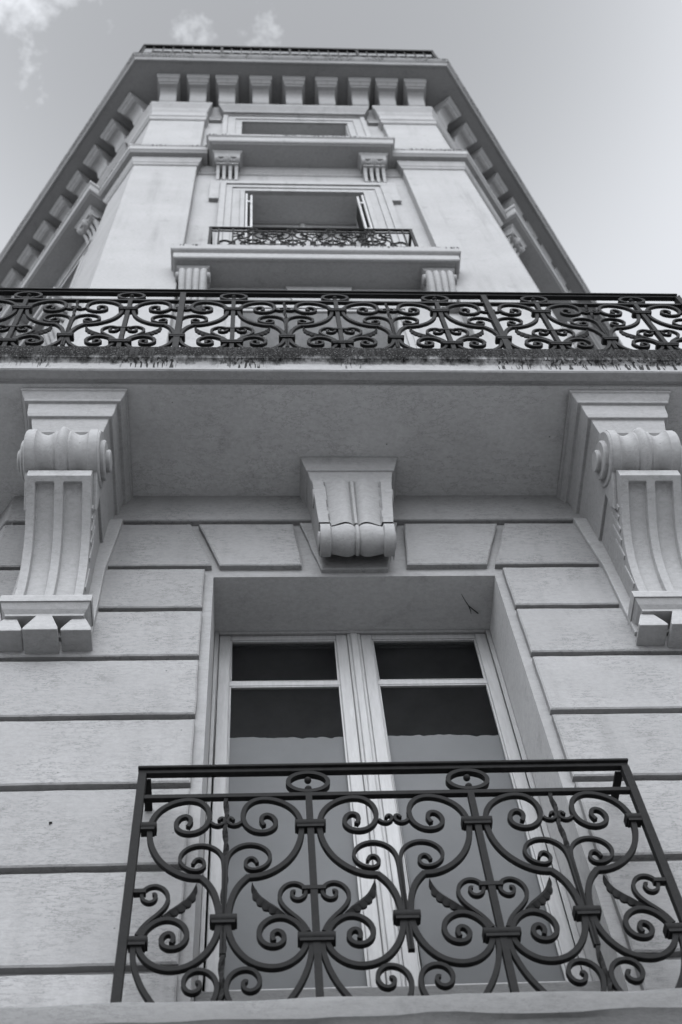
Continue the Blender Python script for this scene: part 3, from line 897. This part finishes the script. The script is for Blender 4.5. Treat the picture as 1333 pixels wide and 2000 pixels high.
sweep([(-0.3, 19.20), (0.492, 19.20), (0.498, 19.190), (0.520, 19.190), (0.528, 19.20), (0.536, 19.275), (0.560, 19.30), (0.575, 19.33), (0.580, 19.345), (0.580, 19.385), (0.56, 19.40), (-0.3, 19.42)],
      RING, 0.12, 0.003, 8).build('cornice', M['cornice'], B, smooth=True, angle=32)

def modillion_mesh():
    m = MB(); w = 0.106
    curve = catmull([(-0.062, 18.772), (-0.085, 18.80), (-0.105, 18.88), (-0.118, 18.97), (-0.145, 19.02), (-0.190, 19.05), (-0.236, 19.065)], 4)
    rows = [[(-w, p.x, p.y), (w, p.x, p.y)] for p in curve]
    m.grid(rows)
    poly = [(p.x, p.y) for p in curve] + [(0.10, 19.065), (0.10, 18.772)]
    for s in (-1, 1): m.quad(*[(s * w, y, z) for y, z in poly])
    m.grid([[(-h, 0.10, z), (-h, -d, z), (h, -d, z), (h, 0.10, z)] for h, d, z in ((w + 0.010, 0.250, 19.055), (w + 0.012, 0.254, 19.085), (w + 0.026, 0.270, 19.087), (w + 0.028, 0.302, 19.120), (w + 0.042, 0.314, 19.123), (w + 0.044, 0.346, 19.165), (w + 0.044, 0.353, 19.199))], close_u=True, caps=True)
    return m.mesh('modillion', M['modillion'])
md = modillion_mesh()
spots = [(FRONT, x) for x in (-1.615, -1.228, -0.852, -0.412, 0.024, 0.455, 0.892, 1.252, 1.632)]
spots += [(LEFT, -(0.262 + 0.424 * k)) for k in range(12)] + [(RIGHT, 0.232 + 0.412 * k) for k in range(12)]
for F, x in spots:
    link('modillion', md, B, F @ Matrix.Translation((x, 0, 0)), 0.003)
m = MB(); m.plan([LF, CL, CR, RF, (3, 8), (-3, 8)], 19.38, 19.45); m.build('roof', M['cornice'], B)
for x0, x1, y0, y1 in ((LF.x, RF.x, 8.0, 8.2),):
    m = MB(); m.quad((LF.x, LF.y, 0.1), (-3, 8, 0.1), (-3, 8, 19.4), (LF.x, LF.y, 19.4)); m.quad((-3, 8, 0.1), (3, 8, 0.1), (3, 8, 19.4), (-3, 8, 19.4)); m.quad((3, 8, 0.1), (RF.x, RF.y, 0.1), (RF.x, RF.y, 19.4), (3, 8, 19.4))
    m.build('rear_wall', M['tower'], B)

# ------------------------------------------------------------------ wrought iron railings
CURVE_UPPER=[(0.159,0.432),(0.173,0.450),(0.169,0.479),(0.152,0.490),(0.130,0.483),(0.115,0.454),(0.119,0.423),(0.137,0.405),(0.164,0.396),(0.193,0.402),(0.220,0.425),(0.232,0.456),(0.234,0.494),(0.225,0.532),(0.201,0.560),(0.172,0.569),(0.139,0.570),(0.098,0.554),(0.067,0.530),(0.045,0.499),(0.034,0.462),(0.030,0.430),(0.031,0.394),(0.037,0.353),(0.052,0.307),(0.074,0.267),(0.107,0.228),(0.146,0.203),(0.179,0.188),(0.213,0.189)]
CURVE_LOWER=[(0.211,0.192),(0.239,0.162),(0.256,0.126),(0.270,0.080),(0.274,0.039),(0.276,0.004),(0.276,-0.027),(0.270,-0.069),(0.253,-0.111),(0.226,-0.152),(0.195,-0.179),(0.156,-0.192),(0.124,-0.193),(0.090,-0.184),(0.060,-0.158),(0.043,-0.133),(0.034,-0.112),(0.031,-0.087),(0.037,-0.054),(0.050,-0.028),(0.069,-0.005),(0.096,0.012),(0.123,0.013),(0.152,0.001),(0.173,-0.023),(0.182,-0.054),(0.176,-0.083),(0.160,-0.104),(0.137,-0.111),(0.115,-0.107),(0.100,-0.091),(0.098,-0.068),(0.109,-0.049),(0.126,-0.044),(0.139,-0.057),(0.139,-0.076),(0.132,-0.088)]
CURVE_Y=[(0.183,0.250),(0.188,0.271),(0.204,0.281),(0.221,0.268),(0.226,0.246),(0.217,0.224),(0.196,0.218),(0.169,0.226),(0.146,0.246),(0.136,0.275),(0.143,0.305),(0.162,0.329),(0.191,0.341),(0.220,0.343),(0.247,0.332),(0.270,0.311),(0.282,0.286),(0.287,0.251),(0.287,0.203),(0.286,0.139),(0.290,0.116),(0.288,0.048),(0.287,-0.001),(0.287,-0.040),(0.287,-0.087),(0.287,-0.137)]
CURVE_SMALL=[(0.238,0.451),(0.249,0.437),(0.267,0.434),(0.283,0.444),(0.289,0.463),(0.280,0.477),(0.269,0.474),(0.264,0.461)]
CURVE_HEART=[(0.061,0.118),(0.070,0.125),(0.076,0.109),(0.069,0.086),(0.051,0.080),(0.031,0.092),(0.024,0.115),(0.028,0.138),(0.048,0.156),(0.072,0.160),(0.095,0.147),(0.112,0.121),(0.115,0.089),(0.104,0.058),(0.081,0.030),(0.057,0.006),(0.037,-0.019),(0.024,-0.053)]
CURVE_PRONG=[(0.017,-0.095),(0.017,-0.120),(0.019,-0.145),(0.027,-0.186),(0.041,-0.226),(0.057,-0.265),(0.077,-0.297),(0.098,-0.331),(0.118,-0.361)]
CURVE_FOOT=[(0.214,-0.245),(0.221,-0.236),(0.231,-0.252),(0.224,-0.275),(0.204,-0.284),(0.184,-0.274),(0.173,-0.250),(0.177,-0.219),(0.197,-0.197),(0.225,-0.192),(0.253,-0.203),(0.272,-0.228),(0.278,-0.257),(0.275,-0.288),(0.267,-0.316),(0.251,-0.344),(0.228,-0.361)]

P_ = 0.58                      # distance between two main bars at scale 1
IR = M['iron']
def both(mb, name, smooth=False):
    a = mb.mesh(name, IR, smooth)
    f = MB(); f.v = [(-x, y, z) for x, y, z in mb.v]; f.f = [tuple(reversed(q)) for q in mb.f]
    b = f.mesh(name, IR, smooth)
    for q in (a, b):
        if smooth: q.set_sharp_from_angle(angle=radians(40))
    return {1: a, -1: b}
def leaf_mb():
    mid = catmull([(0.098, 0.020), (0.128, 0.046), (0.158, 0.072), (0.184, 0.106), (0.200, 0.158)], 6)
    m = MB(); up_, lo, ce = [], [], []
    n = len(mid)
    for i, p in enumerate(mid):
        a, b = mid[max(0, i - 1)], mid[min(n - 1, i + 1)]
        t = (b - a).normalized(); nn = Vector((-t.y, t.x)); f = i / (n - 1)
        w = 0.017 * sin(pi * min(1, 0.12 + f * 0.88)) ** 0.7 + 0.001
        tooth = 0.75 + 0.35 * abs(sin(f * pi * 6))
        up_.append(p + nn * w * 0.8); lo.append(p - nn * w * tooth * 1.15); ce.append(p)
    rows = [[(u.x, 0.0, u.y), (c.x, -0.012, c.y), (l.x, -0.002, l.y), (l.x, 0.006, l.y), (c.x, -0.003, c.y), (u.x, 0.007, u.y)] for u, c, l in zip(up_, ce, lo)]
    m.grid(rows, close_u=True, caps=True)
    return m
def wavy_mb(v0, v1):
    m = MB(); rows = []; n = 44
    for i in range(n + 1):
        v = v0 + (v1 - v0) * i / n
        a = v * 22; s = 0.0072
        w = 0.003 * sin(v * 42)
        c, d = cos(a) * s, sin(a) * s
        rows.append([(w + c * x - d * y, d * x + c * y, v) for x, y in ((-1, -1), (1, -1), (1, 1), (-1, 1))])
    m.grid(rows, close_u=True, caps=True)
    return m
def collar_mb(w, v, h=0.030, d=0.044, half=0):
    m = MB(); r = h / 2; rows = []
    prof = [(-d / 2 + 0.006 - 0.006 * cos(a), v - r + 0.004 + (h - 0.008) * k / 6 if False else v + r * 0.98 * sin(a)) for k, a in enumerate([-pi / 2 + pi * k / 8 for k in range(9)])]
    prof = [(-d / 2 + 0.010 * (1 - cos(-pi / 2 + pi * k / 8)), v + r * sin(-pi / 2 + pi * k / 8)) for k in range(9)] + [(d / 2, v + r), (d / 2, v - r)]
    m.grid([[(x, y, z) for y, z in prof] for x in ((-w / 2 if not half else 0.0), w / 2)], close_u=True, caps=True)
    m.box((-w / 2 + 0.006 if not half else 0.001), w / 2 - 0.006, -d / 2 + 0.004, d / 2 - 0.004, v - r - 0.008, v - r + 0.004)
    return m
RM = {
    'upper': both(strip(CURVE_UPPER, 0.0205, 0.020, taper=(0.72, 1.05)), 'scroll', True),
    'lower': both(strip(CURVE_LOWER, 0.0205, 0.020, taper=(1.05, 0.72)), 'scroll', True),
    'y': both(strip(CURVE_Y, 0.0145, 0.019, taper=(0.75, 1.0)), 'scroll', True),
    'small': both(strip(CURVE_SMALL, 0.012, 0.018, 5, (1.0, 0.8)), 'scroll', True),
    'heart': both(strip(CURVE_HEART, 0.014, 0.018, taper=(0.8, 1.0)), 'scroll', True),
    'foot': both(strip(CURVE_FOOT, 0.0165, 0.019, taper=(0.75, 1.0)), 'scroll', True),
    'prong': both(strip(CURVE_PRONG, 0.018, 0.019), 'scroll', True),
    'leaf': both(leaf_mb(), 'leaf'),
}
def shared(mb, name, smooth=False):
    me = mb.mesh(name, IR, smooth)
    if smooth: me.set_sharp_from_angle(angle=radians(40))
    return me
_m = MB(); _m.box(-0.0115, 0.0115, -0.012, 0.012, -0.36, 0.577); BAR = shared(_m, 'bar')
_m = MB(); _m.box(-0.0115, 0.0115, -0.012, 0.012, -0.24, 0.577); BAR_SHORT = shared(_m, 'bar')
WAVY = shared(wavy_mb(-0.36, 0.577), 'twisted_bar'); WAVY_SHORT = shared(wavy_mb(-0.24, 0.577), 'twisted_bar')
_m = MB(); _m.box(-0.016, 0.016, -0.016, 0.016, -0.24, 0.711); POST = shared(_m, 'post')
UPC, MIDC, LOWC = shared(collar_mb(0.106, 0.434), 'collar', True), shared(collar_mb(0.086, 0.004), 'collar', True), shared(collar_mb(0.118, -0.078), 'collar', True)
UPH, LOWH = both(collar_mb(0.106, 0.434, half=1), 'collar', True), both(collar_mb(0.118, -0.078, half=1), 'collar', True)
_m = MB(); _m.box(0.0, 0.039, -0.014, 0.010, 0.121, 0.137); TIEH = both(_m, 'tie_bar')
_m = MB(); _m.box(-0.039, 0.039, -0.014, 0.010, 0.121, 0.137); TIE = shared(_m, 'tie_bar')
def ring_mesh():
    m = MB(); n = 32; rows = []
    for i in range(n + 1):
        a = 2 * pi * i / n
        rows.append([((0.072 + e) * cos(a), y, 0.653 + (0.050 + e) * sin(a)) for e, y in ((-0.008, -0.012), (0.008, -0.012), (0.008, 0.012), (-0.008, 0.012))])
    m.grid(rows, close_u=True)
    return shared(m, 'ring', True)
RING_ME = ring_mesh()
def ball_mesh(v, r):
    m = MB(); rows = []
    for i in range(9):
        a = -pi / 2 + pi * i / 8
        rows.append([(r * cos(a) * cos(2 * pi * k / 12), r * cos(a) * sin(2 * pi * k / 12), v + r * sin(a)) for k in range(12)])
    m.grid(rows, close_u=True)
    return shared(m, 'ball', True)
BALL_T, BALL_B = ball_mesh(0.671, 0.0135), ball_mesh(0.624, 0.0135)

def railing(root, F, x_first, cells, zB, s, full=True, first_half=False, last_half=False, posts=(), bars=(), ends=True, detail=True):
    """panels of the pattern; F places the panel's own frame (x along, y = 0 in its plane), zB the middle collars"""
    base = root.matrix_local.inverted()
    def put(name, me, x, bevel=0):
        return link(name, me, root, base @ F @ Matrix.Translation((x, 0, zB)) @ Matrix.Diagonal((s, s, s, 1)), bevel)
    p = P_ * s
    for c in range(cells + 1):
        x = x_first + c * p
        for h in (1, -1):
            if (c == 0 and h < 0 and not first_half) or (c == cells and h > 0 and not last_half): continue
            for k in ('upper', 'lower', 'y', 'small', 'heart', 'leaf') + (('foot', 'prong') if full else ()):
                put('leaf' if k == 'leaf' else 'scroll', RM[k][h], x)
        edge = ends and c in (0, cells)
        if not edge:
            put('bar', BAR if full else BAR_SHORT, x)
            put('ring', RING_ME, x); put('ball', BALL_T, x); put('ball', BALL_B, x)
        if edge:
            h = 1 if c == 0 else -1
            put('collar', UPH[h], x); put('collar', LOWH[h], x); put('tie_bar', TIEH[h], x)
        else:
            put('collar', UPC, x); put('collar', LOWC, x); put('tie_bar', TIE, x)
        if c < cells or last_half:
            put('collar', MIDC, x + p / 2)
            if (c, 'w') in bars: put('twisted_bar', WAVY if full else WAVY_SHORT, x + p / 2)
            if c in posts: put('post', POST, x + p / 2)
        if c == 0 and first_half: put('collar', MIDC, x - p / 2); put('twisted_bar', WAVY if full else WAVY_SHORT, x - p / 2)

def rails(root, F, xa, xb, zB, s, hand=0.06):
    """handrail with overhanging cap, and the lighter rail under it"""
    base = root.matrix_local.inverted()
    k = s
    m = MB(); m.box(xa, xb, -0.013 * k, 0.013 * k, zB + 0.710 * k, zB + 0.729 * k); m.box(xa - 0.003, xb + 0.003, -0.024 * k, 0.022 * k, zB + 0.729 * k, zB + 0.741 * k)
    m.build('handrail', IR, root, bevel=0.003, mtx=base @ F)
    m = MB(); m.box(xa, xb, -0.011 * k, 0.011 * k, zB + 0.576 * k, zB + 0.596 * k); m.build('rail', IR, root, bevel=0.002, mtx=base @ F)

# lower railing, close in front of the first-floor window
R1 = thing('balcony_railing', 'black scrolled iron railing close in front of the lower window, lowest of the railings', 'railing', (-0.012, -0.17, 4.19), 0, 'wrought iron railings')
F1 = Matrix.Translation((-0.012, -0.17, 0))
zB1 = 4.556
railing(R1, F1, -0.87, 3, zB1, 1.0, bars=((0, 'w'), (2, 'w')))
rails(R1, F1, -0.900, 0.900, zB1, 1.0)
b1 = R1.matrix_local.inverted()
for s in (-1, 1):
    m = MB(); m.box(s * 0.886 - 0.015, s * 0.886 + 0.015, -0.014, 0.014, 4.186, zB1 + 0.711); m.build('post', IR, R1, bevel=0.002, mtx=b1 @ F1)
    m = MB(); m.box(s * 0.872 - 0.014, s * 0.872 + 0.014, 0.03, 0.20, zB1 + 0.716, zB1 + 0.732); m.build('wall_stay', IR, R1, bevel=0.002, mtx=b1 @ F1)

# long railing on the big balcony, returning round both corners
R2 = thing('balcony_railing', 'long black scrolled iron railing on the mossy balcony slab across the whole front', 'railing', (0, -0.72, 8.05), 0, 'wrought iron railings')
s2, zB2 = 1.045, 8.305
F2 = Matrix.Translation((-0.01, -0.72, 0))
p2 = P_ * s2
railing(R2, F2, -3 * p2, 6, zB2, s2, full=False, first_half=True, last_half=True, posts=(1, 4), bars=((0, 'w'), (2, 'w'), (3, 'w'), (5, 'w'), (6, 'w')), ends=False)
e2 = 3.5 * p2
rails(R2, F2, -e2, e2, zB2, s2)
b2 = R2.matrix_local.inverted()
for s, ang in ((-1, -TH), (1, TH)):
    Fs = Matrix.Translation((-0.01 + s * e2, -0.72, 0)) @ Matrix.Rotation(ang, 4, 'Z')
    link('post', POST, R2, b2 @ Matrix.Translation((-0.01 + s * e2, -0.72, zB2)) @ Matrix.Diagonal((s2, s2, s2, 1)))
    railing(R2, Fs, 0.5 * p2 if s > 0 else -2.5 * p2, 2, zB2, s2, full=False, first_half=True, last_half=True, ends=False, posts=(1,), bars=((2, 'w'),))
    rails(R2, Fs, 0 if s > 0 else -3 * p2, 3 * p2 if s > 0 else 0, zB2, s2)

# small railings on the tower balconies
def small_railing(frame, cx, label):
    F = frame @ Matrix.Translation((cx, -0.135, 0))
    s3, zB3 = 0.585, 12.186
    r = thing('balcony_railing', label, 'railing', group='wrought iron railings')
    r.matrix_local = F @ Matrix.Translation((0, 0, 11.94))
    bpy.context.view_layer.update()
    p3 = P_ * s3
    railing(r, F, -1.5 * p3, 3, zB3, s3, first_half=True, last_half=True, ends=False)
    rails(r, F, -0.885, 0.885, zB3, s3)
    b = r.matrix_local.inverted()
    for x in (-0.872, -0.80, -2 * p3, 2 * p3, 0.80, 0.872):
        m = MB(); w = 0.013 if abs(x) > 0.85 else 0.007
        m.box(x - w, x + w, -w, w, 11.94, zB3 + 0.71 * s3); m.build('post' if w > 0.01 else 'bar', IR, r, bevel=0.002, mtx=b @ F)
    for x in (-0.745, 0.745):
        m = MB(); n = 28; rows = []
        for i in range(n + 1):
            a = 2 * pi * i / n
            rows.append([(x + (0.048 + e) * cos(a), y, 12.16 + (0.075 + e) * sin(a)) for e, y in ((-0.006, -0.008), (0.006, -0.008), (0.006, 0.008), (-0.006, 0.008))])
        m.grid(rows, close_u=True); m.build('ring', IR, r, smooth=True, angle=40, mtx=b @ F)
    for x in (-0.872, 0.872):
        m = MB(); m.box(x - 0.012, x + 0.012, 0.012, 0.22, zB3 + 0.70 * s3, zB3 + 0.735 * s3); m.build('wall_stay', IR, r, bevel=0.002, mtx=b @ F)
        m = MB(); m.box(x - 0.008, x + 0.008, 0.012, 0.22, 11.99, 12.01); m.build('wall_stay', IR, r, bevel=0.002, mtx=b @ F)
    return r
small_railing(FRONT, 0.0, 'small black iron railing on the tower balcony between open shutters')
small_railing(LEFT, CXL, 'black iron railing on the balcony round the left corner of the tower')

# roof railing along the top of the cornice
R4 = thing('roof_railing', 'thin iron railing running along the roof edge above the cornice', 'railing', (0, -0.48, 19.4))
rp = mitre_path(RING, 0.48)
b4 = R4.matrix_local.inverted()
for w, z0, z1 in ((0.026, 20.575, 20.66), (0.010, 20.00, 20.02)):
    path = mitre_path(RING, 0.48)
    sweep([(-w, z0), (w, z0), (w, z1), (-w, z1)], path).build('handrail' if w > 0.02 else 'rail', IR, R4, mtx=b4)
_m = MB(); _m.box(-0.007, 0.007, -0.007, 0.007, 19.40, 20.60); THIN = shared(_m, 'bar')
_m = MB(); _m.box(-0.017, 0.017, -0.017, 0.017, 19.40, 20.60); THICK = shared(_m, 'post')
_m = MB(); n = 20; rows = []
for i in range(n + 1):
    a = 2 * pi * i / n
    rows.append([((0.062 + e) * cos(a), y, 20.10 + (0.062 + e) * sin(a)) for e, y in ((-0.008, -0.008), (0.008, -0.008), (0.008, 0.008), (-0.008, 0.008))])
_m.grid(rows, close_u=True); CIRC = shared(_m, 'ring', True)
for i in range(3):
    a, b = rp[i], rp[i + 1]
    ln = (b - a).length; n = max(1, round(ln / 0.135))
    ang = math.atan2((b - a).y, (b - a).x)
    for k in range(n + 1):
        q = a.lerp(b, k / n)
        near = (k == 0 and i > 0) or (k == n and i < 2)
        if near and k == 0: continue
        big = near or (i == 1 and k in (round(n * .25), round(n * .5), round(n * .75)))
        link('post' if big else 'bar', THICK if big else THIN, R4, b4 @ Matrix.Translation((q.x, q.y, 0)) @ Matrix.Rotation(ang, 4, 'Z'))
        if i == 1 and k < n:
            q = a.lerp(b, (k + 0.5) / n)
            link('ring', CIRC, R4, b4 @ Matrix.Translation((q.x, q.y, 0)) @ Matrix.Rotation(ang, 4, 'Z'))

# ------------------------------------------------------------------ a dry twig stuck under the lintel
def tube(m, pts, r0, r1):
    C = [Vector(p) for p in pts]; rows = []
    for i, p in enumerate(C):
        t = (C[min(i + 1, len(C) - 1)] - C[max(0, i - 1)]).normalized()
        a = t.cross(Vector((0, 0, 1))).normalized(); b = t.cross(a)
        r = r0 + (r1 - r0) * i / (len(C) - 1)
        rows.append([p + (a * cos(2 * pi * k / 6) + b * sin(2 * pi * k / 6)) * r for k in range(6)])
    m.grid(rows, close_u=True, caps=True)
m = MB()
tube(m, [(0.535, 0.135, 6.991), (0.555, 0.17, 6.984), (0.575, 0.20, 6.986), (0.60, 0.225, 6.990), (0.628, 0.25, 6.992)], 0.0012, 0.0035)
tube(m, [(0.575, 0.20, 6.986), (0.586, 0.225, 6.982), (0.592, 0.25, 6.986)], 0.003, 0.001)
tw = m.build('twig', M['twig'])
tw['label'] = 'thin dry twig caught under the lintel of the lower window'; tw['category'] = 'twig'

# small rusty hook left in the wall, weeds on the sill slab
m = MB(); m.box(-1.238, -1.226, -0.007, 0.005, 5.214, 5.218); m.box(-1.236, -1.232, -0.009, 0.0, 5.208, 5.214)
hk = m.build('wall_hook', IR, None, bevel=0.001)
hk['label'] = 'small rusty hook left in the wall blocks left of the lower railing'; hk['category'] = 'hook'
gm, gt, gb_ = new_mat('dry_weed'); gb_.inputs['Base Color'].default_value = (0.30, 0.31, 0.30, 1); gb_.inputs['Roughness'].default_value = 0.9
m = MB(); rng = random.Random(3)
for k in range(90):
    x = rng.choice((-0.28, -0.16, 0.0, 0.05, 0.22, 0.33, 0.45)) + rng.gauss(0, 0.035); y = -0.245 + rng.random() * 0.02; h = 0.02 + rng.random() * 0.05
    dx, dy = rng.gauss(0, 0.012), rng.gauss(0, 0.008); w = 0.004
    m.quad((x - w, y, 15.912), (x + w, y, 15.912), (x + dx + w * 0.4, y + dy, 15.912 + h), (x + dx - w * 0.4, y + dy, 15.912 + h))
wd = m.build('weeds', gm, None, fix=False)
wd['label'] = 'pale dry weeds growing on the sill slab under the top window'; wd['category'] = 'weeds'; wd['kind'] = 'stuff'
